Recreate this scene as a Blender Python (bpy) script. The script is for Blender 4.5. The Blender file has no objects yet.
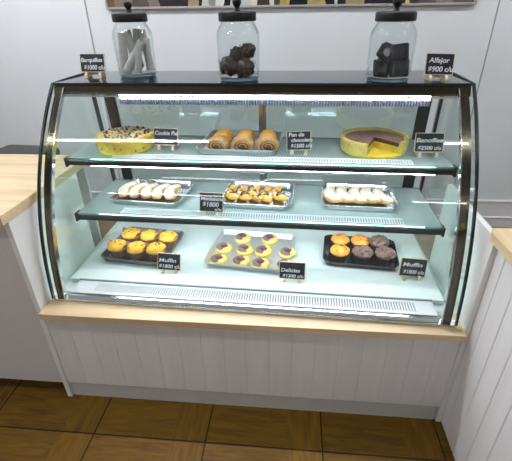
import bpy, bmesh, math, random
from mathutils import Vector, Matrix, noise
random.seed(7)
PI = math.pi
scene = bpy.context.scene
COL = scene.collection

# ------------------------------------------------------------------ materials
def lin(c):
    return tuple(((v/255)/12.92 if v/255 <= .04045 else (((v/255)+.055)/1.055)**2.4) for v in c)
def rgba(c): return (*lin(c), 1)
def nodes(name):
    m = bpy.data.materials.new(name); m.use_nodes = True
    nt = m.node_tree; nt.nodes.clear()
    out = nt.nodes.new('ShaderNodeOutputMaterial')
    return m, nt, out
def N(nt, t, **kw):
    n = nt.nodes.new(t)
    for k, v in kw.items(): setattr(n, k, v)
    return n
def pbr(name, c, rough=.5, metal=0, spec=.5, var=.08, scale=40, bump=0, bscale=None, coat=0, sss=0):
    """principled with noise-driven colour variation and bump"""
    m, nt, out = nodes(name)
    b = N(nt, 'ShaderNodeBsdfPrincipled'); nt.links.new(b.outputs[0], out.inputs[0])
    b.inputs['Roughness'].default_value = rough; b.inputs['Metallic'].default_value = metal
    b.inputs['Specular IOR Level'].default_value = spec
    b.inputs['Coat Weight'].default_value = coat
    if sss:
        b.inputs['Subsurface Weight'].default_value = sss
        b.inputs['Subsurface Radius'].default_value = (.01, .006, .003)
    tc = N(nt, 'ShaderNodeTexCoord')
    nz = N(nt, 'ShaderNodeTexNoise'); nz.inputs['Scale'].default_value = scale; nz.inputs['Detail'].default_value = 4
    nt.links.new(tc.outputs['Object'], nz.inputs['Vector'])
    cr = N(nt, 'ShaderNodeValToRGB'); l = lin(c)
    cr.color_ramp.elements[0].position = .3; cr.color_ramp.elements[1].position = .7
    cr.color_ramp.elements[0].color = (*[v*(1-var) for v in l], 1)
    cr.color_ramp.elements[1].color = (*[min(1, v*(1+var)) for v in l], 1)
    nt.links.new(nz.outputs[0], cr.inputs[0]); nt.links.new(cr.outputs[0], b.inputs['Base Color'])
    if bump:
        n2 = N(nt, 'ShaderNodeTexNoise'); n2.inputs['Scale'].default_value = bscale or scale*3; n2.inputs['Detail'].default_value = 5
        nt.links.new(tc.outputs['Object'], n2.inputs['Vector'])
        bp = N(nt, 'ShaderNodeBump'); bp.inputs['Strength'].default_value = bump; bp.inputs['Distance'].default_value = .004
        nt.links.new(n2.outputs[0], bp.inputs['Height']); nt.links.new(bp.outputs[0], b.inputs['Normal'])
    return m
def glass(name, tint, ior=1.5, refl=1.0, rough=0.0, diffuse=0, dcol=(220, 235, 230), extra=0.0):
    """architectural thin glass: tinted transparency with Fresnel reflection (same for every ray)"""
    m, nt, out = nodes(name)
    tr = N(nt, 'ShaderNodeBsdfTransparent'); tr.inputs[0].default_value = (*tint, 1)
    base = tr.outputs[0]
    if diffuse:
        df = N(nt, 'ShaderNodeBsdfDiffuse'); df.inputs[0].default_value = rgba(dcol)
        mx = N(nt, 'ShaderNodeMixShader'); mx.inputs[0].default_value = diffuse
        nt.links.new(tr.outputs[0], mx.inputs[1]); nt.links.new(df.outputs[0], mx.inputs[2]); base = mx.outputs[0]
    gl = N(nt, 'ShaderNodeBsdfGlossy'); gl.inputs['Roughness'].default_value = rough
    lw = N(nt, 'ShaderNodeLayerWeight'); lw.inputs[0].default_value = .5
    pw = N(nt, 'ShaderNodeMath', operation='POWER'); pw.inputs[1].default_value = 5; nt.links.new(lw.outputs['Facing'], pw.inputs[0])
    f0 = ((ior-1)/(ior+1))**2
    ma = N(nt, 'ShaderNodeMath', operation='MULTIPLY_ADD'); ma.inputs[1].default_value = (1-f0)*refl; ma.inputs[2].default_value = f0*refl+extra; ma.use_clamp = True
    nt.links.new(pw.outputs[0], ma.inputs[0])
    mx2 = N(nt, 'ShaderNodeMixShader'); nt.links.new(ma.outputs[0], mx2.inputs[0])
    nt.links.new(base, mx2.inputs[1]); nt.links.new(gl.outputs[0], mx2.inputs[2])
    nt.links.new(mx2.outputs[0], out.inputs[0])
    return m
def emit(name, c, s):
    m, nt, out = nodes(name)
    e = N(nt, 'ShaderNodeEmission'); e.inputs[0].default_value = rgba(c); e.inputs[1].default_value = s
    nt.links.new(e.outputs[0], out.inputs[0]); return m
def wood(name, c1, c2, axis='X', rough=.45, scale=1.0):
    m, nt, out = nodes(name)
    b = N(nt, 'ShaderNodeBsdfPrincipled'); nt.links.new(b.outputs[0], out.inputs[0]); b.inputs['Roughness'].default_value = rough
    tc = N(nt, 'ShaderNodeTexCoord'); mp = N(nt, 'ShaderNodeMapping')
    s = [28*scale]*3; s['XYZ'.index(axis)] = 1.6*scale; mp.inputs['Scale'].default_value = s
    nt.links.new(tc.outputs['Object'], mp.inputs[0])
    nz = N(nt, 'ShaderNodeTexNoise'); nz.inputs['Scale'].default_value = 1; nz.inputs['Detail'].default_value = 6; nz.inputs['Distortion'].default_value = .6
    nt.links.new(mp.outputs[0], nz.inputs['Vector'])
    cr = N(nt, 'ShaderNodeValToRGB'); cr.color_ramp.elements[0].position = .3; cr.color_ramp.elements[1].position = .72
    cr.color_ramp.elements[0].color = rgba(c1); cr.color_ramp.elements[1].color = rgba(c2)
    nt.links.new(nz.outputs[0], cr.inputs[0]); nt.links.new(cr.outputs[0], b.inputs['Base Color'])
    bp = N(nt, 'ShaderNodeBump'); bp.inputs['Strength'].default_value = .08; bp.inputs['Distance'].default_value = .002
    nt.links.new(nz.outputs[0], bp.inputs['Height']); nt.links.new(bp.outputs[0], b.inputs['Normal'])
    return m
TILE, TX, TY = .453, .174, -.162
def floor_material():
    m, nt, out = nodes('wood_look_floor_tile')
    L = nt.links.new
    b = N(nt, 'ShaderNodeBsdfPrincipled'); L(b.outputs[0], out.inputs[0]); b.inputs['Roughness'].default_value = .55; b.inputs['Specular IOR Level'].default_value = .3
    tc = N(nt, 'ShaderNodeTexCoord'); sp = N(nt, 'ShaderNodeSeparateXYZ'); L(tc.outputs['Object'], sp.inputs[0])
    def M(op, a, bb=None, cc=None):
        n = N(nt, 'ShaderNodeMath', operation=op)
        for i, v in enumerate((a, bb, cc)):
            if v is None: continue
            if isinstance(v, (int, float)): n.inputs[i].default_value = v
            else: L(v, n.inputs[i])
        return n.outputs[0]
    u = M('DIVIDE', M('SUBTRACT', sp.outputs[0], TX), TILE); v = M('DIVIDE', M('SUBTRACT', sp.outputs[1], TY), TILE)
    fu = M('FRACT', u); fv = M('FRACT', v)
    du = M('MINIMUM', fu, M('SUBTRACT', 1.0, fu)); dv = M('MINIMUM', fv, M('SUBTRACT', 1.0, fv))
    joint = M('LESS_THAN', M('MINIMUM', du, dv), .0065)
    vert = M('GREATER_THAN', fu, .70)
    cell = N(nt, 'ShaderNodeCombineXYZ'); L(M('FLOOR', u), cell.inputs[0]); L(M('FLOOR', v), cell.inputs[1]); L(vert, cell.inputs[2])
    wn = N(nt, 'ShaderNodeTexWhiteNoise'); L(cell.outputs[0], wn.inputs['Vector'])
    def grain(sx, sy):
        mp = N(nt, 'ShaderNodeMapping'); mp.inputs['Scale'].default_value = (sx, sy, 1)
        ad = N(nt, 'ShaderNodeVectorMath', operation='ADD'); L(tc.outputs['Object'], ad.inputs[0])
        sc = N(nt, 'ShaderNodeVectorMath', operation='SCALE'); sc.inputs['Scale'].default_value = .35; L(wn.outputs['Color'], sc.inputs[0])
        L(sc.outputs[0], ad.inputs[1]); L(ad.outputs[0], mp.inputs[0])
        nz = N(nt, 'ShaderNodeTexNoise'); nz.inputs['Scale'].default_value = 1; nz.inputs['Detail'].default_value = 7
        nz.inputs['Roughness'].default_value = .65; nz.inputs['Distortion'].default_value = 1.2
        L(mp.outputs[0], nz.inputs['Vector']); return nz.outputs[0]
    g1 = grain(5, 42); g2 = grain(42, 5)
    mx = N(nt, 'ShaderNodeMix', data_type='FLOAT'); L(vert, mx.inputs[0]); L(g1, mx.inputs[2]); L(g2, mx.inputs[3])
    val = M('ADD', mx.outputs[0], M('MULTIPLY', M('SUBTRACT', wn.outputs['Value'], .5), .12))
    cr = N(nt, 'ShaderNodeValToRGB'); e = cr.color_ramp.elements
    e[0].position = .3; e[0].color = rgba((86, 60, 10)); e[1].position = .75; e[1].color = rgba((134, 97, 16))
    L(val, cr.inputs[0])
    mc = N(nt, 'ShaderNodeMix', data_type='RGBA'); L(joint, mc.inputs[0]); L(cr.outputs[0], mc.inputs[6]); mc.inputs[7].default_value = rgba((30, 17, 12))
    L(mc.outputs[2], b.inputs['Base Color'])
    bp = N(nt, 'ShaderNodeBump'); bp.inputs['Strength'].default_value = .25; bp.inputs['Distance'].default_value = .003
    L(M('SUBTRACT', M('MULTIPLY', mx.outputs[0], .3), joint), bp.inputs['Height']); L(bp.outputs[0], b.inputs['Normal'])
    return m

MT = {}
MT['wall'] = pbr('painted_wall', (206, 210, 212), .6, var=.015, scale=3, bump=.03, bscale=160)
MT['white_panel'] = pbr('white_laminate', (232, 232, 230), .4, var=.012, scale=6)
MT['white_board'] = wood('white_painted_boards', (224, 223, 223), (232, 231, 231), 'Z', .45, .8)
MT['grey_panel'] = pbr('pale_grey_laminate', (206, 202, 200), .5, var=.015, scale=6)
MT['kick'] = pbr('kickboard_paint', (196, 195, 190), .5, var=.02, scale=10)
MT['oak'] = wood('light_oak_laminate', (198, 173, 132), (222, 201, 163), 'X', .42)
MT['oak_edge'] = wood('oak_edge_banding', (204, 178, 134), (222, 198, 156), 'X', .42)
MT['oak_y'] = wood('light_oak_laminate_lengthwise', (198, 173, 132), (222, 201, 163), 'Y', .42)
MT['floor'] = floor_material()
MT['black_plastic'] = pbr('black_plastic', (16, 18, 20), .35, var=.1)
MT['black_lid'] = pbr('black_satin_metal', (14, 16, 19), .4, var=.1, spec=.4)
MT['black_gasket'] = pbr('black_rubber', (10, 12, 14), .3, var=.1)
MT['dim_chrome'] = pbr('chrome_painted_dark_reflection', (84, 78, 64), .16, 1, var=.04)  # dark brown base colour paints in the dim room reflected by chrome
MT['steel'] = pbr('polished_steel', (205, 208, 210), .18, 1, var=.03)
MT['alu'] = pbr('aluminium_foil_tray', (228, 230, 233), .3, .78, var=.03, bump=.12, bscale=60)
MT['alu_bright'] = pbr('polished_tray_steel', (206, 209, 214), .2, .93, var=.03, bump=.1, bscale=60)
MT['dark_tray'] = pbr('dark_steel_tray', (140, 142, 148), .28, .8, var=.05)
MT['black_tray'] = pbr('black_glossy_tray', (24, 28, 34), .15, var=.1, coat=.5)
MT['deck'] = pbr('pale_mint_deck', (214, 228, 224), .32, var=.01, scale=5)
MT['vent'] = pbr('white_vent_plastic', (214, 218, 221), .4, var=.01)
MT['fin'] = pbr('grey_louvre_fins', (104, 112, 128), .4, .3, var=.03)
MT['vent_dark'] = pbr('grey_duct', (120, 128, 132), .6)  # mid grey for the plate below the vent slots
MT['fglass'] = glass('clear_curved_glass', (.975, .99, .985), refl=.9)
MT['sglass'] = glass('clear_side_glass', (.93, .975, .955), refl=.9)
MT['rglass'] = glass('sliding_door_glass', (.80, .87, .85), refl=1.0, extra=.10)
MT['shelf'] = glass('green_tinted_shelf_glass', (.62, .75, .73), refl=.8, rough=.05, diffuse=.48, dcol=(200, 218, 215))
MT['topglass'] = pbr('black_backed_glass', (14, 26, 34), .05, var=.03, spec=.42)
MT['jar'] = glass('clear_jar_glass', (.955, .97, .97), ior=1.42, refl=1.0)
MT['jarbase'] = glass('thick_jar_base_glass', (.55, .66, .72), ior=1.5, refl=1.5, rough=.03)  # blue-dark tint paints in the black case top reflected in the base
MT['led'] = emit('led_diffuser', (246, 244, 255), 75)
MT['led_soft'] = emit('led_strip_soft', (244, 246, 255), 30)
MT['board'] = pbr('chalkboard', (22, 28, 40), .6, var=.12, scale=60)
MT['chalk'] = pbr('white_chalk_marker', (236, 238, 240), .7, var=.03)
MT['frame_wood'] = pbr('pale_bare_wood', (222, 208, 176), .55, var=.08, scale=90)
MT['crust'] = pbr('golden_crust', (232, 202, 66), .55, var=.14, scale=60, bump=.35, sss=.1)
MT['pie_top'] = pbr('pale_cookie_dough', (246, 228, 158), .6, var=.12, scale=80, bump=.4)
MT['chip'] = pbr('chocolate_chip', (74, 32, 34), .35, var=.2, scale=120)
MT['tart_crust'] = pbr('shortcrust', (240, 220, 128), .6, var=.1, scale=70, bump=.3)
MT['tart_base'] = pbr('yellow_tart_base', (240, 218, 70), .6, var=.12, scale=60, bump=.2)
MT['tart_fill'] = pbr('brown_custard_filling', (152, 118, 100), .4, var=.5, scale=75, bump=.4, bscale=120)
MT['tart_cut'] = pbr('dark_cut_filling', (92, 62, 48), .6, var=.3, scale=90, bump=.5)
MT['golden'] = pbr('golden_baked_pastry', (240, 182, 72), .42, var=.2, scale=45, bump=.3)
MT['tan'] = pbr('tan_pastry', (212, 172, 112), .6, var=.2, scale=60, bump=.4)
MT['tan_in'] = pbr('pastry_layers', (128, 92, 50), .65, var=.25, scale=90, bump=.5)
MT['choc'] = pbr('dark_chocolate', (46, 26, 22), .35, var=.2, scale=80)
MT['sugar'] = pbr('powdered_sugar', (238, 228, 208), .9, var=.1, scale=55, bump=.5, bscale=300)
MT['muff_y'] = pbr('yellow_muffin_top', (240, 184, 58), .6, var=.12, scale=60, bump=.5)
MT['muff_o'] = pbr('orange_muffin_top', (236, 160, 62), .6, var=.14, scale=60, bump=.5)
MT['muff_d'] = pbr('chocolate_muffin_top', (118, 94, 84), .6, var=.45, scale=90, bump=1.0, bscale=150)
MT['paper_br'] = pbr('brown_baking_paper', (146, 112, 94), .6, var=.15, scale=70, bump=.15)
MT['paper_dk'] = pbr('dark_baking_paper', (40, 32, 34), .5, var=.2, scale=70)
MT['cookie'] = pbr('butter_cookie', (242, 218, 118), .55, var=.08, scale=70, bump=.2)
MT['glaze'] = pbr('brown_sugar_glaze', (126, 112, 106), .5, var=.1, scale=90)
MT['jam'] = pbr('plum_jam', (124, 38, 76), .4, var=.2, scale=90, coat=.3)
MT['nut'] = pbr('toasted_nut_pieces', (90, 58, 38), .5, var=.3, scale=120)
MT['flake'] = pbr('almond_flakes', (236, 222, 190), .6, var=.1, scale=120)
MT['wafer'] = pbr('film_wrapped_wafer', (204, 202, 196), .35, var=.14, scale=50, bump=.2)
MT['cluster'] = pbr('chocolate_cluster', (50, 32, 24), .32, var=.45, scale=50, bump=.7, bscale=90)
MT['film'] = glass('crinkled_clear_film', (.94, .95, .95), ior=1.4, refl=1.6, rough=.12)
MT['packet'] = pbr('navy_black_wrapper', (10, 15, 26), .42, var=.2, scale=40, bump=.35, bscale=60)
MT['seal'] = pbr('mauve_round_label', (150, 132, 146), .5, var=.1, scale=80)
MT['batten'] = pbr('wall_batten_paint', (212, 214, 216), .5, var=.01)
MT['seam'] = pbr('dark_panel_seam', (150, 148, 150), .6, var=.03)
MT['pic_frame'] = pbr('pale_metal_frame', (168, 158, 156), .4, .4, var=.05)

# ------------------------------------------------------------------ object helpers
def obj(name, bm, mat, parent=None, smooth=False, off=None):
    if off is not None: bmesh.ops.translate(bm, verts=bm.verts, vec=-Vector(off))
    bmesh.ops.recalc_face_normals(bm, faces=bm.faces)
    me = bpy.data.meshes.new(name); bm.to_mesh(me); bm.free()
    for mm in (mat if isinstance(mat, (list, tuple)) else [mat]): me.materials.append(mm)
    if smooth:
        for p in me.polygons: p.use_smooth = True
        me.set_sharp_from_angle(angle=math.radians(48))
    o = bpy.data.objects.new(name, me); COL.objects.link(o)
    if parent: o.parent = parent
    return o
def bevel_mod(o, w=.002, seg=2):
    m = o.modifiers.new('bevel', 'BEVEL'); m.width = w; m.segments = seg; m.limit_method = 'ANGLE'; m.angle_limit = .7
    return o
def thing(name, label, cat, loc=(0, 0, 0), rz=0, group=None):
    o = bpy.data.objects.new(name, None); o.empty_display_size = .05; COL.objects.link(o)
    o.location = loc; o.rotation_euler = (0, 0, rz); o['label'] = label; o['category'] = cat
    if group: o['group'] = group
    return o
def tag(o, label, cat, group=None, kind=None):
    o['label'] = label; o['category'] = cat
    if group: o['group'] = group
    if kind: o['kind'] = kind
    return o
def struct(name, bm, mat):
    o = obj(name, bm, mat); o['kind'] = 'structure'; return o
def dup(root, loc, rz, label, scale=None):
    r = root.copy(); COL.objects.link(r); r.location = loc; r.rotation_euler = (0, 0, rz); r['label'] = label
    if scale: r.scale = scale
    for ch in list(root.children):
        c = ch.copy(); COL.objects.link(c); c.parent = r
        for g in list(ch.children):
            d = g.copy(); COL.objects.link(d); d.parent = c
    return r
def box(bm, x0, x1, y0, y1, z0, z1):
    vs = [bm.verts.new((x, y, z)) for z in (z0, z1) for y in (y0, y1) for x in (x0, x1)]
    for f in ((0, 1, 3, 2), (4, 6, 7, 5), (0, 4, 5, 1), (2, 3, 7, 6), (0, 2, 6, 4), (1, 5, 7, 3)): bm.faces.new([vs[i] for i in f])
    return vs
def bx(*a):
    bm = bmesh.new(); box(bm, *a); return bm
def rings(bm, rs, close=True, cap0=True, cap1=True):
    """loft a list of rings (lists of points, same length)"""
    R = [[bm.verts.new(p) for p in r] for r in rs]; n = len(R[0])
    for a, b in zip(R, R[1:]):
        for i in range(n if close else n-1):
            j = (i+1) % n; bm.faces.new((a[i], a[j], b[j], b[i]))
    if cap0: bm.faces.new(R[0][::-1])
    if cap1: bm.faces.new(R[-1])
    return R
def lathe(bm, prof, n=32, cap0=True, cap1=True, c=(0, 0, 0), jig=None):
    rs = []
    for r, z in prof:
        ring = []
        for i in range(n):
            a = 2*PI*i/n; k = jig(a, r, z) if jig else 1
            ring.append((c[0]+r*k*math.cos(a), c[1]+r*k*math.sin(a), c[2]+z))
        rs.append(ring)
    return rings(bm, rs, True, cap0, cap1)
def tube(bm, pts, r, n=8, cap=True):
    rs = []
    for i, p in enumerate(pts):
        p = Vector(p); d = (Vector(pts[min(i+1, len(pts)-1)])-Vector(pts[max(i-1, 0)])).normalized()
        up = Vector((0, 0, 1)) if abs(d.z) < .9 else Vector((1, 0, 0))
        s = d.cross(up).normalized(); t = s.cross(d); rr = r[i] if isinstance(r, (list, tuple)) else r
        rs.append([p+s*rr*math.cos(2*PI*k/n)+t*rr*math.sin(2*PI*k/n) for k in range(n)])
    rings(bm, rs, True, cap, cap)
def rrect(w, d, r, z, n=5):
    pts = []
    for cx, cy, a0 in ((w/2-r, d/2-r, 0), (-w/2+r, d/2-r, 90), (-w/2+r, -d/2+r, 180), (w/2-r, -d/2+r, 270)):
        for k in range(n+1):
            a = math.radians(a0+90*k/n); pts.append((cx+r*math.cos(a), cy+r*math.sin(a), z))
    return pts
def blob(bm, r, c=(0, 0, 0), sx=1, sy=1, sz=1, amp=.15, freq=1.6, seed=0, sub=3):
    g = bmesh.ops.create_icosphere(bm, subdivisions=sub, radius=1)
    for v in g['verts']:
        n = noise.noise(v.co*freq+Vector((seed*7.3, seed*3.1, seed)))
        v.co = Vector((v.co.x*sx, v.co.y*sy, v.co.z*sz))*r*(1+amp*n)+Vector(c)
    return g['verts']
def xf(bm, M, verts=None):
    bmesh.ops.transform(bm, matrix=M, verts=verts or bm.verts)

# ------------------------------------------------------------------ the display case's own frame
TH = math.radians(-1.6); PV = Vector((.78, .04, 0)); RZ = Matrix.Rotation(TH, 3, 'Z')
def W(x, y, z): return RZ @ (Vector((x, y, z))-PV)+PV
DECK, SH2, SH1, TOP = .510, .746, .976, 1.246
PW = 1.543                                 # clear width between the two counters

# ------------------------------------------------------------------ setting
struct('floor', bx(-3, 5, -4, 1.75, -.05, 0), MT['floor'])
struct('wall_back', bx(-3, 5, 1.73, 1.85, 0, 2.7), MT['wall'])
struct('ceiling', bx(-3, 5, -4, 1.85, 2.7, 2.8), MT['wall'])
struct('wall_left', bx(-3.1, -3, -4, 1.85, 0, 2.7), MT['wall'])
struct('wall_right', bx(5, 5.1, -4, 1.85, 0, 2.7), MT['wall'])
bm = bmesh.new()
prof = [(0, 0), (-.018, 0), (-.018, .072), (-.024, .076), (-.024, .084), (-.012, .088), (-.012, .2), (-.018, .204), (-.018, .214), (0, .22)]
rings(bm, [[(x, 1.73+a, z) for a, z in prof] for x in (-3, 5)])
struct('baseboard_back', bm, MT['batten'])
bm = bmesh.new(); box(bm, -.45, -.428, 1.722, 1.73, .22, 2.7)
struct('trim_1', bm, MT['batten'])
bm = bmesh.new(); box(bm, -.428, -.421, 1.7285, 1.73, .22, 2.7); struct('trim_2', bm, MT['seam'])
bm = bmesh.new(); box(bm, 2.12, 2.127, 1.7265, 1.73, .22, 2.7); struct('trim_3', bm, MT['seam'])

# picture on the back wall
def picture():
    m, nt, out = nodes('collage_print'); L = nt.links.new
    b = N(nt, 'ShaderNodeBsdfPrincipled'); b.inputs['Roughness'].default_value = .25; L(b.outputs[0], out.inputs[0])
    tc = N(nt, 'ShaderNodeTexCoord'); sp = N(nt, 'ShaderNodeSeparateXYZ')
    nz = N(nt, 'ShaderNodeTexNoise'); nz.inputs['Scale'].default_value = 9; L(tc.outputs['Object'], nz.inputs['Vector'])
    L(tc.outputs['Object'], sp.inputs[0])
    ma = N(nt, 'ShaderNodeMath', operation='MULTIPLY_ADD'); ma.inputs[1].default_value = .06; L(nz.outputs[0], ma.inputs[0]); L(sp.outputs[0], ma.inputs[2])
    dv = N(nt, 'ShaderNodeMath', operation='DIVIDE'); dv.inputs[1].default_value = 2.25; L(ma.outputs[0], dv.inputs[0])
    cr = N(nt, 'ShaderNodeValToRGB'); cr.color_ramp.interpolation = 'CONSTANT'
    st = [(108, (88, 72, 58)), (122, (112, 100, 86)), (143, (74, 66, 62)), (158, (104, 96, 90)), (170, (34, 32, 34)), (197, (140, 128, 98)), (209, (40, 38, 38)), (213, (176, 178, 176)),
          (220, (130, 128, 124)), (226, (198, 198, 196)), (235, (18, 18, 22)), (241, (170, 172, 168)), (264, (190, 180, 160)), (270, (52, 46, 40)), (281, (188, 184, 176)), (286, (58, 54, 48)),
          (292, (150, 132, 72)), (300, (16, 16, 16)), (321, (148, 134, 86)), (338, (20, 20, 22)), (348, (186, 186, 184)), (351, (26, 26, 28)), (358, (132, 124, 92)), (374, (18, 20, 26)),
          (413, (196, 160, 92)), (417, (46, 44, 48)), (428, (74, 70, 72)), (444, (112, 104, 100)), (458, (82, 74, 74))]
    e = cr.color_ramp.elements
    while len(e) < len(st): e.new(.5)
    for k, (px, c) in enumerate(st): e[k].position = max(0, (px-108)/366); e[k].color = rgba(c)
    L(dv.outputs[0], cr.inputs[0]); L(cr.outputs[0], b.inputs['Base Color'])
    t = thing('wall_picture', 'long dark collage picture in a thin frame high on the back wall', 'picture', (-.28, 1.73, 1.497))
    t.rotation_euler.y = math.radians(.35)
    bm = bmesh.new()
    for a in ((0, 2.265, -.03, 0, 0, .012), (0, 2.265, -.03, 0, .688, .70), (0, .012, -.03, 0, .012, .688), (2.253, 2.265, -.03, 0, .012, .688)): box(bm, *a)
    obj('frame', bm, MT['pic_frame'], t)
    obj('print', bx(.012, 2.253, -.018, -.002, .012, .688), m, t)
picture()

# dark storage bin behind the left counter
t = thing('storage_bin', 'black lidded bin standing behind the left wooden counter', 'bin', (-.60, .97, 0), math.radians(-4))
bm = bmesh.new(); rings(bm, [rrect(.28, .15, .02, .0), rrect(.31, .18, .02, .75)]); obj('bin_body', bm, MT['black_plastic'], t)
bm = bmesh.new(); rings(bm, [rrect(.33, .2, .02, .75), rrect(.335, .205, .02, .78), rrect(.32, .19, .02, .8)]); obj('lid', bm, MT['black_plastic'], t)

# ------------------------------------------------------------------ counters
def grooved(bm, a0, a1, step, z0, z1, put, g=.0035, dep=.003, th=.018):
    """board panel with V grooves: profile along a, depth b (0 = face), extruded z"""
    pts = [(a0, 0)]; a = a0+step
    while a < a1-.01:
        pts += [(a-g, 0), (a, dep), (a+g, 0)]; a += step
    pts += [(a1, 0), (a1, th), (a0, th)]
    rings(bm, [[put(p, q, z) for p, q in pts] for z in (z0, z1)])
# left counter
t = thing('service_counter', 'grey-fronted counter with light oak worktop left of the display case', 'counter', (-.65, .28, 0))
O = Vector((-.65, .28, 0))
obj('front_panel', bx(-1.4, -.0205, 0, .018, .088, .870), MT['grey_panel'], t, off=O)
obj('plinth', bx(-1.4, -.03, .07, .088, 0, .088), MT['kick'], t, off=O)
bevel_mod(obj('end_panel', bx(-.02, -.0005, -.002, .457, 0, .870), MT['white_panel'], t, off=O), .001)
obj('back_panel', bx(-1.4, -.0205, .555, .573, 0, .870), MT['grey_panel'], t, off=O)
bevel_mod(obj('worktop', bx(-1.42, .004, -.032, .585, .870, .906), MT['oak'], t, off=O), .002)
# right counter
t = thing('service_counter', 'white boarded counter with light oak worktop right of the display case', 'counter', (2.0, -.6, 0))
O = Vector((2.0, -.6, 0))
bm = bmesh.new(); grooved(bm, -1.6, -.001, .0815, .012, .858, lambda p, q, z: (1.561+q, p, z), g=.0035, dep=.004)
obj('side_panel', bm, MT['white_board'], t, off=O)
obj('plinth', bx(1.571, 1.583, -1.6, -.001, 0, .012), MT['kick'], t, off=O)
bevel_mod(obj('end_panel', bx(1.5435, 1.562, 0.0005, .425, 0, .862), MT['white_panel'], t, off=O), .001)
obj('back_panel', bx(1.580, 2.3, -.02, -.002, 0, .858), MT['white_panel'], t, off=O)
bm = bmesh.new()
rings(bm, [[(1.532, .010, z), (1.519, -.02, z), (1.522, -.13, z), (1.522, -1.65, z), (2.35, -1.65, z), (2.35, .03, z)] for z in (.862, .892)])
bevel_mod(obj('worktop', bm, MT['oak_y'], t, off=O), .002)
# base cabinet under the case
t = thing('case_plinth_cabinet', 'white boarded base cabinet with oak ledge under the glass display case', 'cabinet', (.78, .35, 0))
O = Vector((.78, .35, 0))
bm = bmesh.new(); grooved(bm, .0005, PW-.0005, .0865, .088, .463, lambda p, q, z: (p, q+.004, z), g=.0017, dep=.0022)
obj('front_panel', bm, MT['white_board'], t, off=O)
obj('kickboard', bx(.003, PW-.006, .010, .028, 0, .088), MT['kick'], t, off=O)
obj('carcass', bx(.0005, PW-.001, .03, .70, .05, .463), MT['white_panel'], t, off=O)
obj('top_tray', bx(.0008, PW-.0002, .0985, .73, .4635, .4895), MT['deck'], t, off=O)
bevel_mod(obj('ledge', bx(.0008, PW+.0, -.024, .098, .463, .490), MT['oak'], t, off=O), .0015)

# ------------------------------------------------------------------ display case
CO = Vector((.78, .37, .490))
case = thing('display_case', 'curved glass refrigerated pastry display case with black top between the counters', 'display case', W(*CO), TH)
XL, XR, YB = .014, 1.521, .715
def curve_y(z):
    q = z-.5; return .32084645*q**3+.28121211*q**2+.07593556*q+.0356
CUR = [(curve_y(.5+(TOP-.5)*i/56), .5+(TOP-.5)*i/56) for i in range(57)]
def inset(C, d):
    out = []
    for i, (y, z) in enumerate(C):
        a = C[max(i-1, 0)]; b = C[min(i+1, len(C)-1)]; ty, tz = b[0]-a[0], b[1]-a[1]; l = math.hypot(ty, tz)
        out.append((y+tz/l*d, z-ty/l*d))
    return out
def lean(bm):
    for v in bm.verts: v.co.y -= .055*(v.co.z-.87)/.72
    return bm
def cpart(name, bm, mat, smooth=False, parent=None):
    return obj(name, bm, mat, parent or case, smooth, off=CO)
def band(bm, C0, C1, x0, x1):
    """solid strip between two curves (y,z), from x0 to x1"""
    rs = [[(x0, *p), (x1, *p), (x1, *q), (x0, *q)] for p, q in zip(C0, C1)]
    rings(bm, rs)
FG = [p for p in CUR if p[1] < 1.222]
bm = bmesh.new(); band(bm, inset(FG, .002), inset(FG, .007), XL+.030, XR-.030); cpart('front_glass', bm, MT['fglass'], True)
for s, x0 in ((0, XL+.003), (1, XR-.009)):
    poly = inset(CUR, .004)+[(YB, TOP-.004), (YB, .50)]
    bm = bmesh.new(); rings(bm, [[(x, y, z) for y, z in poly] for x in (x0, x0+.006)])
    cpart('side_glass', bm, MT['sglass'])
    # black edge strip following the whole outline
    bm = bmesh.new(); xo = x0-.0035 if s == 0 else x0+.0015
    full = CUR+[(.45, TOP+.003), (.57, TOP+.005), (YB, TOP+.005)]
    band(bm, full, inset(full, .010), xo, xo+.008); cpart('edge_gasket', bm, MT['black_gasket'])
    # polished frame on the inside of the curve
    bm = bmesh.new(); xi = XL+.020 if s == 0 else XR-.020-.031
    ff = [p for p in CUR if p[1] < TOP-.012]
    band(bm, inset(ff, .008), inset(ff, .016), xi, xi+.031); cpart('curved_trim', bm, MT['dim_chrome'])
    bm = bmesh.new(); xi = XL+.050 if s == 0 else XR-.050-.004
    band(bm, inset(ff, .002), inset(ff, .018), xi, xi+.004); cpart('trim_bead', bm, MT['steel'])
# top glass, fascia and LED lamp
bm = bmesh.new(); box(bm, XL+.012, XR-.012, .380, YB, TOP-.010, TOP); bevel_mod(cpart('top_panel', bm, MT['topglass']), .0015)
bm = bmesh.new(); rings(bm, [[(x, .378, TOP-.0105), (x, .392, TOP-.0105), (x, .384, TOP-.043), (x, .366, TOP-.039)] for x in (XL+.012, XR-.012)])
cpart('fascia', bm, MT['dim_chrome'])
bm = bmesh.new(); box(bm, XL+.05, XR-.05, .360, .368, TOP-.046, TOP-.041); cpart('fascia_bead', bm, MT['steel'])
lamp = cpart('lamp_housing', bx(.255, 1.40, .404, .455, TOP-.030, TOP-.0105), MT['steel'])
bm = bmesh.new(); rings(bm, [[(x, .405, TOP-.036), (x, .412, TOP-.060), (x, .440, TOP-.060), (x, .446, TOP-.0305), (x, .410, TOP-.0305)] for x in (.26, 1.395)])
obj('led_diffuser', bm, MT['led'], lamp, off=CO)
bm = bmesh.new(); n = 112
for i in range(n):
    x = .262+i*(1.13/(n-1)); box(bm, x-.0026, x+.0026, .407, .452, TOP-.082, TOP-.0605)
box(bm, .255, 1.4, .4525, .456, TOP-.082, TOP-.0305)
obj('louvre', bm, MT['fin'], lamp, off=CO)
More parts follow.
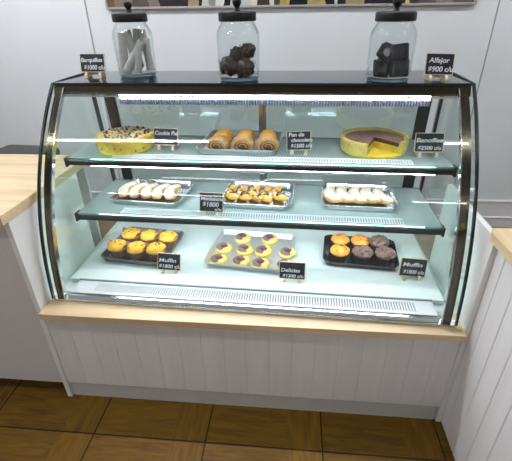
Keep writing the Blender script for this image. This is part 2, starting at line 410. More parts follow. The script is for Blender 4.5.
# base rail, deck, slotted vent
bm = bmesh.new(); box(bm, XL+.008, XR-.008, .036, .088, .4905, .500)
cpart('base_rail', bm, MT['steel'])
bm = bmesh.new(); rings(bm, [[(x, .046, .5005), (x, .060, .5005), (x, .060, .512), (x, .050, .512)] for x in (XL+.06, XR-.06)]); cpart('glass_clamp', bm, MT['steel'])
cpart('deck', bx(XL+.012, XR-.012, .158, YB-.004, .494, DECK), MT['deck'])
bm = bmesh.new(); box(bm, XL+.055, XR-.055, .152, .1578, .5005, DECK+.004); cpart('deck_lip', bm, MT['shelf'])
def slotted(bm, x0, x1, y0, y1, z0, z1, xs0, xs1, n):
    """plate with n real slots"""
    box(bm, x0, xs0, y0, y1, z0, z1); box(bm, xs1, x1, y0, y1, z0, z1)
    m = (y1-y0)*.18; box(bm, xs0, xs1, y0, y0+m, z0, z1); box(bm, xs0, xs1, y1-m, y1, z0, z1)
    st = (xs1-xs0)/n
    for i in range(n): box(bm, xs0+i*st, xs0+i*st+st*.55, y0+m, y1-m, z0, z1)
bm = bmesh.new(); slotted(bm, XL+.055, XR-.055, .074, .1515, DECK-.006, DECK-.002, .155, 1.395, 124)
v = cpart('air_vent', bm, MT['vent'])
obj('vent_duct', bx(XL+.055, XR-.055, .089, .1575, .5005, .502), MT['vent_dark'], v, off=CO)
# shelves
def shelf(z, yf, yb):
    x0, x1 = XL+.024, XR-.024
    s = obj('shelf', bx(x0, x1, yf+.006, yb, z-.008, z), MT['shelf'], case, off=CO); bevel_mod(s, .001)
    bm = bmesh.new(); rings(bm, [[(x, yf-.004, z-.011), (x, yf-.004, z-.027), (x, yf+.014, z-.027), (x, yf+.014, z-.0085), (x, yf, z-.0085)] for x in (x0, x1)])
    obj('front_rail', bm, MT['black_gasket'], s, off=CO)
    obj('price_strip', bx(x0+.004, x1-.004, yf-.002, yf+.0055, z-.008, z+.004), MT['sglass'], s, off=CO)
    for xx in (x0-.006, x1-.002): obj('end_cap', bx(xx, xx+.008, yf-.006, yf+.03, z-.034, z+.002), MT['black_gasket'], s, off=CO)
    l = obj('led_strip', bx(x0+.09, x1-.06, yf+.0145, yf+.024, z-.036, z-.0085), MT['led_soft'], s, off=CO)
    bm = bmesh.new(); slotted(bm, .22, 1.36, yf+.012, yf+.066, z+.0005, z+.0025, .225, 1.355, 110)
    obj('slotted_strip', bm, MT['vent'], s, off=CO)
    for xx in (x0-.010, x1+.002): obj('bracket', bx(xx, xx+.008, yf+.04, yb, z-.018, z-.009), MT['steel'], s, off=CO)
    obj('rear_rail', bx(x0, x1, yb+.0005, yb+.008, z-.012, z+.004), MT['steel'], s, off=CO)
shelf(SH1, .316, .648); shelf(SH2, .290, .666)
# rear sliding doors
rail = [(XL+.012, XR-.012, .672,   .690, TOP-.045, TOP-.0105), (XL+.012, XR-.012, .672,   .690, .5105, .525)]
bm = bmesh.new()
for r in rail: box(bm, *r)
cpart('door_track', lean(bm), MT['steel'])
for xx in (XL+.010, XR-.022): cpart('corner_post', lean(bx(xx, xx+.012, .655, .6715, .5105, TOP-.0105)), MT['black_gasket'])
for x0, x1, y, sides in ((.075, .785, .674, (.062, .026)), (.775, 1.475, .682, (.026, .062))):
    d = cpart('sliding_door', lean(bx(x0, x1, y, y+.005, .526, TOP-.0455)), MT['rglass'])
    obj('door_stile', lean(bx(x0, x0+sides[0]*.8, y-.0055, y-.0005, .526, TOP-.0455)), MT['black_gasket'] if sides[0] > .03 else MT['steel'], d, off=CO)
    obj('door_stile', lean(bx(x1-sides[1]*.8, x1, y-.0055, y-.0005, .526, TOP-.0455)), MT['black_gasket'] if sides[1] > .03 else MT['steel'], d, off=CO)

# ------------------------------------------------------------------ chalkboard signs
def text_bm(body, size, w=None):
    cu = bpy.data.curves.new('t', 'FONT'); cu.body = body; cu.size = size; cu.align_x = 'LEFT'; cu.extrude = .0003; cu.offset = .0005; cu.shear = .12
    o = bpy.data.objects.new('t', cu); COL.objects.link(o); bpy.context.view_layer.update()
    me = bpy.data.meshes.new_from_object(o.evaluated_get(bpy.context.evaluated_depsgraph_get()))
    bm = bmesh.new(); bm.from_mesh(me)
    bpy.data.objects.remove(o); bpy.data.curves.remove(cu); bpy.data.meshes.remove(me)
    if w:
        xs = [v.co.x for v in bm.verts]; k = w/(max(xs)-min(xs)); x0 = min(xs)
        for v in bm.verts: v.co.x = (v.co.x-x0)*k
    return bm
def sign(pos, lines, label, rz=0, roll=0, w=.100, h=.068, lift=.020, tilt=14, frame=True):
    t = thing('chalkboard_sign', label, 'sign', W(*pos), TH+math.radians(rz), 'chalkboard price signs')
    M = Matrix.Translation((0, 0, lift)) @ Matrix.Rotation(math.radians(roll), 4, 'Y') @ Matrix.Rotation(math.radians(-tilt), 4, 'X')
    bm = bx(-w/2, w/2, 0, .004, 0, h); xf(bm, M); obj('board', bm, MT['board'], t)
    bm = bmesh.new(); e = .0022
    for a in ((-w/2-e, -w/2, -.001, .005, -e, h+e), (w/2, w/2+e, -.001, .005, -e, h+e), (-w/2, w/2, -.001, .005, -e, 0), (-w/2, w/2, -.001, .005, h, h+e)): box(bm, *a)
    xf(bm, M); obj('frame', bm, MT['frame_wood'], t)
    for s in (-1, 1):
        bm = bmesh.new()
        rings(bm, [[(s*w*.30-.007, -.012, 0), (s*w*.30+.007, -.012, 0), (s*w*.30+.007, .030, 0), (s*w*.30-.007, .030, 0)],
                   [(s*w*.30-.005, -.010, lift*.45), (s*w*.30+.005, -.010, lift*.45), (s*w*.30+.005, .03, lift*.45), (s*w*.30-.005, .03, lift*.45)],
                   [(s*w*.30-.004, .0065, lift*1.0+.004), (s*w*.30+.004, .0065, lift*1.0+.004), (s*w*.30+.004, .022, lift+.012), (s*w*.30-.004, .022, lift+.012)]])
        obj('easel_foot', bm, MT['frame_wood'], t)
    bm = bx(-w*.34, w*.34, .023, .027, lift*.4, lift*.4+.014); obj('easel_bar', bm, MT['frame_wood'], t)
    big = bmesh.new()
    for body, size, x, z, ww in lines:
        b = text_bm(body, size, ww)
        xf(b, M @ Matrix.Translation((x-w/2, -.0006, z)) @ Matrix.Rotation(PI/2, 4, 'X'))
        me = bpy.data.meshes.new('tmp'); b.to_mesh(me); b.free(); big.from_mesh(me); bpy.data.meshes.remove(me)
    obj('lettering', big, MT['chalk'], t)
    return t
sign((.116, .520, TOP), [('Barquillos', .021, .003, .036, .088), ('$1000 c/u', .023, .013, .008, .086)], 'chalkboard sign reading Barquillos $1000 on the black case top, left end', 0, 0, .098, .064, .022)
sign((1.420, .458, TOP), [('Alfajor', .023, .008, .038, .072), ('$900 c/u', .024, .008, .009, .088)], 'chalkboard sign reading Alfajor $900 on the black case top, right end', 6, 2, .094, .066, .018)
sign((.404, .450, SH1), [('Cookie Pie', .023, .004, .037, .092), ('$1800 c/u', .018, .012, .008, .07)], 'chalkboard sign reading Cookie Pie beside the chocolate chip pie', 3, 2, .096, .062, .022)
sign((.946, .428, SH1), [('Pan de', .021, .006, .050, .060), ('chocolate', .019, .016, .030, .082), ('$1500 c/u', .020, .014, .008, .082)], 'chalkboard sign reading Pan de chocolate $1500 beside the rolls tray', -4, -4, .090, .068, .018)
sign((1.430, .43, SH1), [('Banoffee', .022, .003, .034, .096), ('$2500 c/u', .019, .01, .007, .085)], 'chalkboard sign reading Banoffee at the upper shelf right end', 2, 0, .100, .066, .02)
sign((.604, .322, SH2+.0026), [('Medialuna', .022, .004, .044, .092), ('$1800', .026, .011, .019, .066), ('c/u', .014, .060, .004, .028)], 'chalkboard sign reading Medialuna $1800 on the middle shelf', 2, 2, .092, .074, .016)
sign((.424, .238, DECK), [('Muffin', .023, .004, .034, .072), ('$1800 c/u', .022, .004, .008, .092)], 'chalkboard sign reading Muffin $1800 before the yellow muffins', 4, 4, .092, .070, .014)
sign((.940, .228, DECK), [('Delicias', .022, .005, .028, .076), ('$1200 c/u', .018, .012, .005, .084)], 'chalkboard sign reading Delicias $1200 before the heart jam cookies', -2, -1, .100, .068, .012)
sign((1.418, .286, DECK), [('Muffin', .023, .008, .040, .080), ('$1800 c/u', .022, .014, .010, .086)], 'chalkboard sign reading Muffin $1800 at the case bottom right, beside the black tray', 8, 7, .104, .072, .016)

# ------------------------------------------------------------------ trays
def tray(name, pos, w, d, h, rz, mat, label, cat='tray', group='pastry trays'):
    bm = bmesh.new()
    rr = [(w-.034, d-.034, .024, .0022), (w-.026, d-.026, .026, .004), (w-.014, d-.014, .028, h-.003), (w-.010, d-.010, .029, h), (w, d, .032, h), (w+.001, d+.001, .032, h-.002),
          (w-.008, d-.008, .029, h-.004), (w-.022, d-.022, .026, .0015), (w-.030, d-.030, .024, 0)]
    rings(bm, [rrect(a, b, r, z) for a, b, r, z in rr])
    o = obj(name, bm, mat, None, True); o.location = W(*pos); o.rotation_euler = (0, 0, TH+math.radians(rz))
    bevel_mod(o, .0006, 1)
    return tag(o, label, cat, group)
tray('baking_tray', (.706, .528, SH1), .325, .290, .026, -2, MT['alu'], 'silver tray under the three chocolate rolls, upper shelf')
tray('baking_tray', (.300, .500, SH2), .322, .252, .026, -4, MT['alu_bright'], 'silver tray of sugared crescents at the left of the middle shelf')
tray('baking_tray', (.777, .506, SH2), .306, .250, .026, -2.5, MT['alu_bright'], 'silver tray of nutty golden crescents in the centre of the middle shelf')
tray('baking_tray', (1.206, .522, SH2), .312, .246, .026, -1.5, MT['alu_bright'], 'silver tray of sugared crescents at the right of the middle shelf')
tray('baking_tray', (.250, .416, DECK), .302, .290, .028, -4.5, MT['dark_tray'], 'dark grey tray of yellow muffins at the bottom left of the case')
tray('baking_tray', (.752, .428, DECK), .372, .306, .024, -4.5, MT['alu'], 'large silver tray of heart jam cookies in the bottom centre')
tray('baking_tray', (1.230, .450, DECK), .316, .236, .028, -4, MT['black_tray'], 'glossy black tray of orange and chocolate muffins at bottom right')

# ------------------------------------------------------------------ pastries
# cookie pie
def cookie_pie():
    t = thing('cookie_pie', 'round yellow cookie pie topped with chocolate chips on the upper shelf', 'pie', W(.226, .466, SH1)); t.scale = (.97, 1.0, 1.03)
    def jig(a, r, z): return 1+.008*noise.noise(Vector((math.cos(a)*6, math.sin(a)*6, z*60)))
    bm = bmesh.new(); lathe(bm, [(.106, 0), (.113, .003), (.120, .040), (.121, .052), (.117, .058), (.110, .059), (.107, .055)], 56, jig=jig); obj('crust', bm, MT['crust'], t, True)
    bm = bmesh.new(); lathe(bm, [(.1095, .0552), (.109, .057), (.102, .060), (.07, .0615), (.02, .062)], 48, jig=jig); obj('cookie_top', bm, MT['pie_top'], t, True)
    me = None; k = 0; pts = []
    while k < 64:
        a = random.uniform(0, 2*PI); r = .104*math.sqrt(random.random()); p = Vector((r*math.cos(a), r*math.sin(a)))
        if any((p-q).length < .011 for q in pts): continue
        pts.append(p); k += 1
        if me is None:
            bm = bmesh.new(); lathe(bm, [(.0055, -.001), (.0058, .001), (.004, .004), (.0012, .0062)], 8)
            o = obj('chocolate_chip', bm, MT['chip'], t, True); me = o.data
        else:
            o = bpy.data.objects.new('chocolate_chip', me); COL.objects.link(o); o.parent = t
        s = random.uniform(.7, 1.25); o.scale = (s, s*random.uniform(.8, 1.3), s); o.location = (p.x, p.y, .0602); o.rotation_euler = (random.uniform(-.5, .5), random.uniform(-.5, .5), random.uniform(0, 6))
    for q in range(20):
        a = 2*PI*q/20+random.uniform(-.12, .12); z = random.uniform(.014, .048); r = .1128+(.1205-.1128)*(z-.003)/.037 if z < .04 else .1203
        o = bpy.data.objects.new('chocolate_chip', me); COL.objects.link(o); o.parent = t
        s = random.uniform(.4, .75); o.scale = (s, s, s*.5); o.location = (r*math.cos(a), r*math.sin(a), z); o.rotation_euler = (0, PI/2, a)
cookie_pie()
# chocolate tart with a slice gone
def tart():
    t = thing('chocolate_tart', 'yellow crusted brown tart with one slice cut out on the upper shelf', 'tart', W(1.238, .502, SH1))
    A0, A1 = math.radians(-46), math.radians(250)          # filled sector
    def sector(prof, a0, a1, n, inner=None):
        bm = bmesh.new(); rs = []
        for i in range(n+1):
            a = a0+(a1-a0)*i/n
            rs.append([(r*(1+.006*noise.noise(Vector((a*9, z*50, 0))))*math.cos(a), r*math.sin(a), z) for r, z in prof])
        rings(bm, rs); return bm
    bm = bmesh.new(); lathe(bm, [(.118, 0), (.124, .004), (.124, .009), (.11, .0105), (.02, .0105)], 56); obj('base', bm, MT['tart_base'], t, True)
    bm = sector([(.112, .0106), (.127, .0106), (.131, .044), (.130, .055), (.124, .060), (.115, .057), (.112, .046)], A0, A1, 54)
    for v in bm.verts:
        if v.co.z > .052:
            a = math.atan2(v.co.y, v.co.x); v.co.z += .0016*math.sin(a*34)
    obj('crust', bm, MT['tart_crust'], t, True)
    bm = sector([(.0005, .0106), (.1118, .0106), (.1118, .037), (.0005, .037)], A0, A1, 54); obj('sponge_layer', bm, MT['tart_base'], t)
    bm = sector([(.0005, .0371), (.1118, .0371), (.1118, .049), (.1, .0505), (.06, .0515), (.0005, .052)], A0, A1, 54)
    f = obj('filling', bm, [MT['tart_fill'], MT['tart_cut']], t)
    for p in f.data.polygons:
        if len(p.vertices) > 4: p.material_index = 1
tart()

# chocolate rolls
def roll():
    t = thing('chocolate_roll', '', 'pastry', (0, 0, 0), 0, 'chocolate rolls on the upper shelf tray'); t.scale = (1.06, 1.06, 1.06)
    r = .034
    def seg(y0, y1, rr, zc, sz, bulge, bm, seed):
        rs = []; n = 9
        for i in range(n):
            u = i/(n-1); k = rr*(1-.22*abs(2*u-1)**3.5)*(1+bulge*math.sin(PI*u))
            ring = []
            for j in range(24):
                a = 2*PI*j/24; q = k*(1+.05*noise.noise(Vector((math.cos(a)*2, math.sin(a)*2+seed, u*3))))
                ring.append((q*math.cos(a)*1.08, y0+(y1-y0)*u, zc+q*math.sin(a)*sz))
            rs.append(ring)
        rings(bm, rs)
    bm = bmesh.new(); seg(.030, .128, .031, .034, .98, .05, bm, 2); obj('roll_body', bm, MT['golden'], t, True)
    bm = bmesh.new(); seg(-.004, .046, .0385, .030, .80, .03, bm, 9); obj('roll_end', bm, MT['tan'], t, True)
    bm = bmesh.new(); rings(bm, [[(.0295*q*math.cos(2*PI*i/24)*1.06, y, .0265+.0295*q*math.sin(2*PI*i/24)*.72) for i in range(24)] for q, y in ((1, -.0032), (.97, -.0048), (.55, -.0053))])
    obj('roll_face', bm, MT['tan_in'], t, True)
    bm = bmesh.new(); pts = []
    for i in range(60):
        u = i/59; a = -PI*.6+u*3.6*PI; rr = .029-.020*u; pts.append((rr*math.cos(a)*1.05, -.0052, .028+rr*math.sin(a)*.72))
    tube(bm, pts, .0021, 6); obj('spiral_layers', bm, MT['tan'], t, True)
    bm = bmesh.new(); blob(bm, .012, (.004, -.005, .016), 1.25, .5, .72, .12, 2, 3)
    blob(bm, .006, (-.012, -.0045, .021), 1.3, .45, .7, .12, 2, 5); obj('chocolate_filling', bm, MT['choc'], t, True)
    return t
RL = [(.624, .408, -9, 'chocolate roll at the left end of the upper shelf tray'), (.726, .412, -3, 'chocolate roll in the middle of the upper shelf tray, between two others'), (.826, .414, 3, 'chocolate roll at the right end of the upper shelf tray')]
r0 = roll()
for i, (x, y, rz, lb) in enumerate(RL):
    if i == 0: r0.location = W(x, y, SH1+.003); r0.rotation_euler = (0, 0, math.radians(rz)); r0['label'] = lb
    else: dup(r0, W(x, y, SH1+.003), math.radians(rz), lb)

# crescents
def crescent(L, wid, h, bend, seed):
    """tapered bent body; returns function giving a point (u along, v around) so coatings can follow it"""
    def pt(u, v, grow=0):
        a = (u-.5)*bend; R = L/bend
        cx, cy = R*(math.cos(a)-1), R*math.sin(a)
        k = (max(0, 1-abs(2*u-1)**2.6))**.6*.93+.07
        q = 1+.06*noise.noise(Vector((u*5, math.cos(v)+seed, math.sin(v))))
        rx = (wid/2*k*q+grow)*math.cos(v); rz = (h/2*k*q+grow)*math.sin(v)
        if math.sin(v) < 0: rz *= .8
        return Vector((cx+rx*math.cos(a), cy+rx*math.sin(a), h*.40+rz))
    return pt
def crescent_thing(kind, seed):
    pt = crescent(.165, .054, .042, 2.15, seed) if kind == 'sugar' else crescent(.16, .042, .042, 2.0, seed)
    t = thing('sugared_crescent' if kind == 'sugar' else 'nut_crescent', '', 'pastry')
    bm = bmesh.new(); rings(bm, [[pt(i/18, 2*PI*j/18) for j in range(18)] for i in range(19)])
    obj('pastry', bm, MT['tan'] if kind == 'sugar' else MT['golden'], t, True)
    if kind == 'sugar':
        bm = bmesh.new(); rs = []
        for i in range(1, 18):
            u = i/18; e = .62+.28*noise.noise(Vector((u*6, seed*2.3, 0))); e2 = .52+.28*noise.noise(Vector((u*6, seed*2.3, 9)))
            up = [pt(u, e+(PI-e-e2)*j/10, .0016) for j in range(11)]; dn = [pt(u, e+(PI-e-e2)*j/10, -.001) for j in range(10, -1, -1)]
            rs.append(up+dn)
        rings(bm, rs); obj('powdered_sugar', bm, MT['sugar'], t, True)
    else:
        rnd = random.Random(seed); b1 = bmesh.new(); b2 = bmesh.new()
        for k in range(22):
            u = rnd.uniform(.18, .92) if k < 8 else rnd.uniform(.55, .97); v = rnd.uniform(.7, 2.4); p = pt(u, v, .001)
            blob(b1 if k % 5 < 3 else b2, rnd.uniform(.0038, .0072), p, 1, 1.3, .6, .3, 2, k, 1)
        obj('chopped_nuts', b1, MT['nut'], t); obj('almond_flakes', b2, MT['flake'], t)
    return t
def place_set(kind, spots, group, labels, z, variants=3):
    protos = []
    for i, (x, y, rz, s) in enumerate(spots):
        if i < variants: t = crescent_thing(kind, i+1+len(spots)*(z > 0)+random.randint(0, 50)); protos.append(t); t['group'] = group
        else: t = dup(protos[i % variants], (0, 0, 0), 0, '')
        t.location = W(x, y, z); t.rotation_euler = (0, math.radians(12), math.radians(rz)); t.scale = (s, s, s); t['label'] = labels[i]
ordw = ['leftmost', 'second from the left', 'third from the left', 'second from the right', 'rightmost']
place_set('sugar', [(.172, .492, 178, 1), (.226, .486, 174, 1.0), (.279, .484, 180, .98), (.332, .480, 176, 1), (.386, .478, 184, 1)], 'sugared crescents on the left tray',
          [w+' sugared crescent pastry on the left middle-shelf tray' for w in ordw], SH2+.0060)
place_set('sugar', [(1.088, .506, 192, 1), (1.140, .510, 194, 1.0), (1.192, .506, 191, 1), (1.244, .512, 193, 1), (1.296, .508, 195, .98)], 'sugared crescents on the right tray',
          [w+' sugared crescent pastry on the right middle-shelf tray' for w in ordw], SH2+.0060)
place_set('nut', [(.654, .500, 191, .96), (.706, .494, 194, 1), (.758, .500, 192, 1.0), (.806, .492, 184, .95), (.858, .502, 195, 1)], 'nut crescents on the centre tray',
          [w+' golden crescent with chopped nuts on the centre tray' for w in ordw], SH2+.0050)

# muffins
def muffin(top, paper, seed, tulip):
    t = thing('muffin', '', 'muffin'); rnd = random.Random(seed)
    bm = bmesh.new(); n = 48; rs = []
    hh = .038
    def pleat(i, amt): return 1+amt*(1 if i % 2 else -1)
    for r, z, am in ((.024, 0, .02), (.027, .010, .04), (.034, hh, .035)):
        rs.append([(r*pleat(i, am)*math.cos(2*PI*i/n), r*pleat(i, am)*math.sin(2*PI*i/n), z) for i in range(n)])
    if tulip:
        ring = []
        for i in range(n):
            a = 2*PI*i/n; pk = max(0, math.cos(2*a+seed))**3; r = .0375+.011*pk; ring.append((r*math.cos(a), r*math.sin(a), hh+.002+.026*pk))
        rs.append(ring); rs.append([(p[0]*.965, p[1]*.965, p[2]-.001) for p in ring])
    rs.append([(.0315*math.cos(2*PI*i/n), .0315*math.sin(2*PI*i/n), hh-.004) for i in range(n)])
    rings(bm, rs); obj('paper_cup', bm, paper, t)
    bm = bmesh.new()
    def jig(a, r, z): return 1+.07*noise.noise(Vector((math.cos(a)*1.7+seed, math.sin(a)*1.7, z*40)))
    lathe(bm, [(.029, hh-.006), (.035, hh+.001), (.040, hh+.007), (.0395, hh+.012), (.034, hh+.020), (.023, hh+.0265), (.011, hh+.029), (.002, hh+.0295)], 32, jig=jig)
    for v in bm.verts: v.co.z += .002*noise.noise(v.co*70+Vector((seed, 0, 0)))
    obj('muffin_top', bm, top, t, True)
    bm = bmesh.new()
    for k in range(13):
        a = rnd.uniform(0, 2*PI); r = .030*math.sqrt(rnd.random()); z = hh+.0302-.0086*(r/.032)**2.2
        blob(bm, rnd.uniform(.0024, .0036), (r*math.cos(a), r*math.sin(a), z), 1, 1, .7, .2, 2, k, 1)
    if top is not MT['muff_d']: obj('chocolate_chips', bm, MT['chip'], t, True)
    else:
        bm.free(); bm = bmesh.new()
        for k in range(30):
            a = rnd.uniform(0, 2*PI); r = .031*math.sqrt(rnd.random()); z = hh+.0300-.0085*(r/.032)**2.2
            blob(bm, rnd.uniform(.0035, .0068), (r*math.cos(a), r*math.sin(a), z), 1.3, 1, .8, .6, 2.4, k, 2)
        obj('crumble_topping', bm, MT['muff_d'], t)
    return t
def at(t, x, y, z, rz, label, group, s=1):
    t.location = W(x, y, z); t.rotation_euler = (0, 0, math.radians(rz)); t['label'] = label; t['group'] = group; t.scale = (s, s, s)
fb = ['back', 'front']; lr = ['left', 'middle', 'right']
MA = [(.180, .448), (.270, .442), (.362, .436), (.160, .338), (.252, .330), (.342, .330)]
protoY = []
for i, (x, y) in enumerate(MA):
    lb = 'yellow muffin in brown paper, %s row %s of the dark grey tray' % (fb[i//3], lr[i % 3])
    t = muffin(MT['muff_y'], MT['paper_br'], i+1, True); at(t, x, y, DECK+.0045, i*31, lb, 'yellow muffins in brown paper', 1.10)
MC = [(1.146, .490), (1.234, .484), (1.314, .478), (1.138, .394), (1.232, .386), (1.326, .382)]
kinds = ['o', 'o', 'd', 'o', 'd', 'd']
for i, (x, y) in enumerate(MC):
    nm = {'o': 'orange', 'd': 'dark chocolate'}[kinds[i]]
    t = muffin(MT['muff_'+kinds[i]], MT['paper_dk'], i+21, False)
    at(t, x, y, DECK+.0045, i*27, '%s muffin, %s row %s of the glossy black tray' % (nm, fb[i//3], lr[i % 3]), 'muffins on the black tray', 1.04 if kinds[i] == 'o' else 1.10)

# heart jam cookies
def cookie():
    t = thing('jam_cookie', '', 'cookie')
    prof = [(.029, 0), (.035, .003), (.0385, .009), (.0385, .015), (.034, .0205), (.023, .0228), (.008, .0232)]
    bm = bmesh.new(); lathe(bm, prof, 36, jig=lambda a, r, z: 1+.02*noise.noise(Vector((math.cos(a)*2, math.sin(a)*2, 1)))); obj('cookie', bm, MT['cookie'], t, True)
    # glazed side: follows the top surface where x < edge
    def topz(r):
        P = [(0, .0232)]+[(a, b) for a, b in prof[::-1] if b > .008]
        for (r0, z0), (r1, z1) in zip(P, P[1:]):
            if r <= r1: return z0+(z1-z0)*(r-r0)/max(1e-6, r1-r0)
        return P[-1][1]
    bm = bmesh.new(); g = 26; grid = {}
    for i in range(g+1):
        for j in range(g+1):
            yv = -1+2*j/g; xr = math.sqrt(max(0, 1-yv*yv)); xe = .20*xr+.10*math.sin(yv*5)*xr
            xv = -xr+(xe+xr)*i/g; x, y = xv*.0352, yv*.0352; grid[i, j] = (x, y, topz(math.hypot(x, y)))
    up = {k: bm.verts.new((p[0], p[1], p[2]+.0014)) for k, p in grid.items()}; dn = {k: bm.verts.new((p[0], p[1], p[2]-.002)) for k, p in grid.items()}
    for i in range(g):
        for j in range(g):
            bm.faces.new((up[i, j], up[i+1, j], up[i+1, j+1], up[i, j+1])); bm.faces.new((dn[i, j], dn[i, j+1], dn[i+1, j+1], dn[i+1, j]))
    for j in range(g):
        bm.faces.new((up[g, j], dn[g, j], dn[g, j+1], up[g, j+1])); bm.faces.new((up[0, j], up[0, j+1], dn[0, j+1], dn[0, j]))
    obj('glaze', bm, MT['glaze'], t, True)
    # heart of jam
    bm = bmesh.new(); ring = []
    for i in range(32):
        a = 2*PI*i/32; ring.append((.92*16*math.sin(a)**3/16, (13*math.cos(a)-5*math.cos(2*a)-2*math.cos(3*a)-math.cos(4*a))/16))
    rings(bm, [[(x*s+.0005, y*s-.002, z) for x, y in ring] for s, z in ((.0185, .0208), (.0190, .0252), (.0165, .0276), (.007, .0284))])
    obj('jam_heart', bm, MT['jam'], t, True)
    return t
CK = [(.694, .530, 'left cookie of the back pair'), (.824, .530, 'right cookie of the back pair'), (.622, .430, 'leftmost cookie of the middle row'), (.720, .424, 'second cookie from the left, middle row'), (.804, .420, 'second cookie from the right, middle row'),
      (.914, .416, 'rightmost cookie of the middle row'), (.617, .332, 'leftmost cookie of the front row'), (.716, .328, 'second cookie from the left, front row'), (.802, .318, 'second cookie from the right, front row'), (.908, .316, 'rightmost cookie of the front row, behind a sign')]
c0 = cookie(); c0['group'] = 'heart jam cookies on the large tray'
for i, (x, y, lb) in enumerate(CK):
    rz = math.radians(random.uniform(-16, 16)); lb = 'glazed heart jam '+lb
    if i == 0: c0.location = W(x, y, DECK+.0025); c0.rotation_euler = (0, 0, rz); c0['label'] = lb
    else: dup(c0, W(x, y, DECK+.0025), rz, lb)

# ------------------------------------------------------------------ jars
def jar(pos, label, s=1.0):
    t = thing('glass_jar', label, 'jar', W(*pos), TH, 'glass jars on the case top'); t.scale = (1, 1, s)
    n = 40
    outer = [(.062, 0), (.070, .002), (.0735, .010), (.0745, .03), (.0755, .10), (.0765, .142), (.0745, .154), (.062, .174), (.0575, .180), (.057, .197)]
    inner = [(.054, .197), (.0545, .179), (.0595, .172), (.0715, .151), (.0735, .140), (.0725, .10), (.0715, .03), (.069, .016), (.060, .0125)]
    bm = bmesh.new(); lathe(bm, outer+inner, n); b = obj('jar_body', bm, MT['jar'], t, True)
    bm = bmesh.new(); lathe(bm, [(.058, .0008), (.0672, .0025), (.0705, .009), (.067, .0118), (.055, .0122)], n); obj('jar_base', bm, MT['jarbase'], b, True)
    bm = bmesh.new(); lathe(bm, [(.060, .184), (.0645, .185), (.0655, .188), (.0655, .207), (.064, .211), (.056, .2135), (.016, .2145)], n); l = obj('lid', bm, MT['black_lid'], t, True)
    bevel_mod(l, .0008, 1)
    bm = bmesh.new(); lathe(bm, [(.012, .2145), (.0085, .220), (.0085, .226), (.0145, .234), (.016, .240), (.0145, .246), (.006, .249)], 20); obj('knob', bm, MT['black_lid'], l, True)
    return t
J1, J2, J3 = (.286, .560, TOP), (.716, .462, TOP), (1.246, .442, TOP)
jar(J1, 'glass jar of pale rolled wafers with black lid, left on the case top', 1.05)
jar(J2, 'glass jar of chocolate clusters with black lid, centre of the case top', 1.04)
jar(J3, 'glass jar of dark wrapped packets with black lid, right on the case top')
# rolled wafers
WF = [((-.048, -.012, .016), (-.034, -.022, .158), .0165, 'leaning on the left glass'), ((-.026, .030, .018), (.008, .040, .168), .0155, 'upright at the back'), ((.046, -.030, .128), (-.026, -.050, .022), .0165, 'lying diagonally across the front'),
      ((.014, .004, .030), (-.024, -.004, .150), .0160, 'leaning left in the middle'), ((.046, .032, .020), (.026, .034, .165), .0150, 'upright at the right back'), ((.054, -.006, .022), (.050, .000, .138), .0140, 'against the right glass'),
      ((-.010, .056, .018), (-.036, .044, .165), .0130, 'against the rear glass'),
      ((.020, -.052, .020), (.036, -.040, .120), .0130, 'standing at the right front'), ((-.052, .022, .030), (-.050, .020, .150), .0125, 'against the left rear glass')]
for k, (a, b, r, lb) in enumerate(WF):
    a, b = Vector(a), Vector(b); d = b-a; L = d.length
    bm = bmesh.new(); rs = []
    lathe(bm, [(r*.86, 0), (r, .001), (r*.98, L*.5), (r*1.02, L-.001), (r*.9, L), (r*.72, L-.001), (r*.7, .002), (r*.75, 0)], 18, False, False, jig=lambda an, rr, z: 1+.03*math.sin(an*1+z*60))
    o = obj('rolled_wafer', bm, MT['wafer'], None, True); o.rotation_mode = 'QUATERNION'; o.rotation_quaternion = d.to_track_quat('Z', 'Y'); o.location = W(*J1)+a
    tag(o, 'pale rolled wafer '+lb+' in the left jar', 'wafer', 'rolled wafers in the left jar')
# chocolate clusters
CL = [((-.034, -.022, .050), .035, 'at the lower left'), ((.026, -.024, .044), .033, 'at the lower right'), ((.004, .032, .046), .034, 'at the bottom rear'), ((.034, .002, .098), .027, 'on top at the right'), ((-.006, .006, .088), .025, 'in the middle of the heap')]
for k, (c, r, lb) in enumerate(CL):
    bm = bmesh.new(); blob(bm, r, (0, 0, 0), 1, 1, .95, .28, 2.6, k+3, 4)
    t = thing('chocolate_cluster', 'dark chocolate cluster '+lb+' of the centre jar', 'chocolate', W(*J2)+Vector(c), 0, 'chocolate clusters in the centre jar')
    obj('cluster', bm, MT['cluster'], t, True)
    bm = bmesh.new(); tw = Vector((math.cos(k*2.1+3.6), math.sin(k*2.1+3.6)*.6, .5)).normalized()
    rs = []
    for q, rr in ((.80, .010), (.95, .004), (1.10, .009), (1.25, .013)):
        p = tw*r*q; s = tw.cross(Vector((0, 0, 1))).normalized(); u = s.cross(tw)
        rs.append([p+s*rr*math.cos(2*PI*j/14)*(1+.25*(j % 2))+u*rr*.5*math.sin(2*PI*j/14) for j in range(14)])
    rings(bm, rs); obj('film_twist', bm, MT['film'], t)
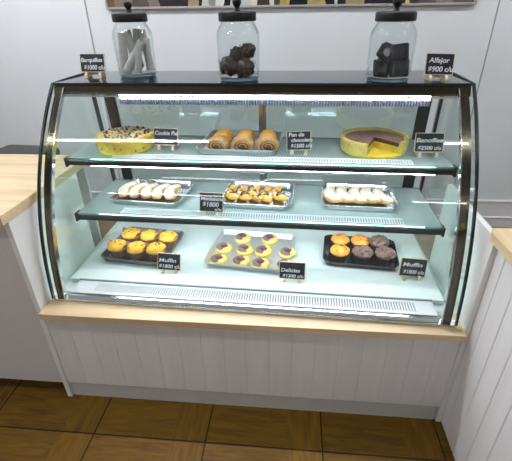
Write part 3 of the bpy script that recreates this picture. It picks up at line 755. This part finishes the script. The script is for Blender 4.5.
# dark wrapped packets
PK = [((-.032, -.026, .042), (68, 8, 20), .060, 'lower left front', False), ((.030, -.026, .044), (72, -6, -14), .062, 'lower right front', False), ((-.006, .026, .044), (80, 0, 8), .062, 'bottom rear', False),
      ((-.026, -.030, .090), (62, 38, 8), .054, 'with a round mauve label on top of the heap', True), ((.028, -.004, .092), (64, -8, -16), .060, 'on top at the right', False), ((.0, .026, .090), (76, 20, 5), .056, 'standing at the upper rear', False)]
for k, (c, rot, s, lb, lab) in enumerate(PK):
    t = thing('wrapped_packet', 'navy wrapped packet, '+lb+', right jar', 'packet', W(*J3)+Vector(c), 0, 'wrapped packets in the right jar')
    t.rotation_euler = [math.radians(v) for v in rot]
    bm = bmesh.new(); rs = []
    for z, q in ((-.010, .55), (-.007, .86), (0, 1.0), (.007, .86), (.010, .55)):
        rs.append([(p[0]*(1+.05*noise.noise(Vector((p[0]*60+k, p[1]*60, 0)))), p[1], z) for p in rrect(s*q, s*q*.95, s*q*.12, z, 4)])
    rings(bm, rs); obj('wrapper', bm, MT['packet'], t)
    if lab:
        bm = bmesh.new(); lathe(bm, [(.0125, .0098), (.0128, .0104), (.0120, .0110), (.003, .0111)], 28); obj('round_label', bm, MT['seal'], t)

# ------------------------------------------------------------------ lamps, camera, world
def lamp(x, y, L, label, power=1.0):
    t = thing('ceiling_tube_lamp', label, 'lamp', (x, y, 2.7), 0, 'ceiling tube lamps')
    obj('fitting', bx(-L/2, L/2, -.05, .05, -.04, 0), MT['vent'], t)
    bm = bmesh.new(); tube(bm, [(-L/2+.02, 0, -.06), (L/2-.02, 0, -.06)], .02, 14); obj('tube', bm, emit('ceiling_tube_glow', (250, 250, 255), 46*power), t, True)
lamp(-.68, -.83, 1.7, 'ceiling tube lamp above the customer side, left of the camera', 1.25)
lamp(2.80, -.83, 1.6, 'ceiling tube lamp above the customer side, right of the camera', .75)
lamp(-1.0, -3.3, 1.7, 'dim ceiling tube lamp far behind the camera at the left', .4)
lamp(3.10, -3.3, 1.7, 'dim ceiling tube lamp far behind the camera at the right', .4)
lamp(-.90, .60, 1.5, 'ceiling tube lamp over the staff side at the left', 3.0)
lamp(.80, .60, 1.5, 'ceiling tube lamp over the staff side above the case', 1.6)
lamp(2.75, .60, 1.5, 'ceiling tube lamp over the staff side at the right', 1.6)

w = bpy.data.worlds.new('world'); scene.world = w; w.use_nodes = True
bg = w.node_tree.nodes['Background']; bg.inputs[0].default_value = (.94, .96, 1, 1); bg.inputs[1].default_value = .4

F, PITCH, YAW, ROLL = 391.28, math.radians(29.1047), math.radians(5.7578), math.radians(-1.0973)
cyw, syw = math.cos(YAW), math.sin(YAW)
fw = Vector((-syw*math.cos(PITCH), cyw*math.cos(PITCH), -math.sin(PITCH))); r = Vector((cyw, syw, 0)); u = r.cross(fw)
r2 = math.cos(ROLL)*r+math.sin(ROLL)*u; u2 = -math.sin(ROLL)*r+math.cos(ROLL)*u
cd = bpy.data.cameras.new('camera'); cam = bpy.data.objects.new('camera', cd); COL.objects.link(cam)
cd.sensor_fit = 'HORIZONTAL'; cd.sensor_width = 36; cd.lens = 36*F/512; cd.clip_start = .02
M = Matrix((r2, u2, -fw)).transposed().to_4x4(); M.translation = Vector((.9335, -1.0700, 1.4629)); cam.matrix_world = M
scene.camera = cam
scene.cycles.transparent_max_bounces = 40
scene.cycles.max_bounces = 10
scene.view_settings.view_transform = 'Standard'; scene.view_settings.look = 'None'
scene.view_settings.exposure = 0; scene.view_settings.gamma = 1; scene.view_settings.use_curve_mapping = False
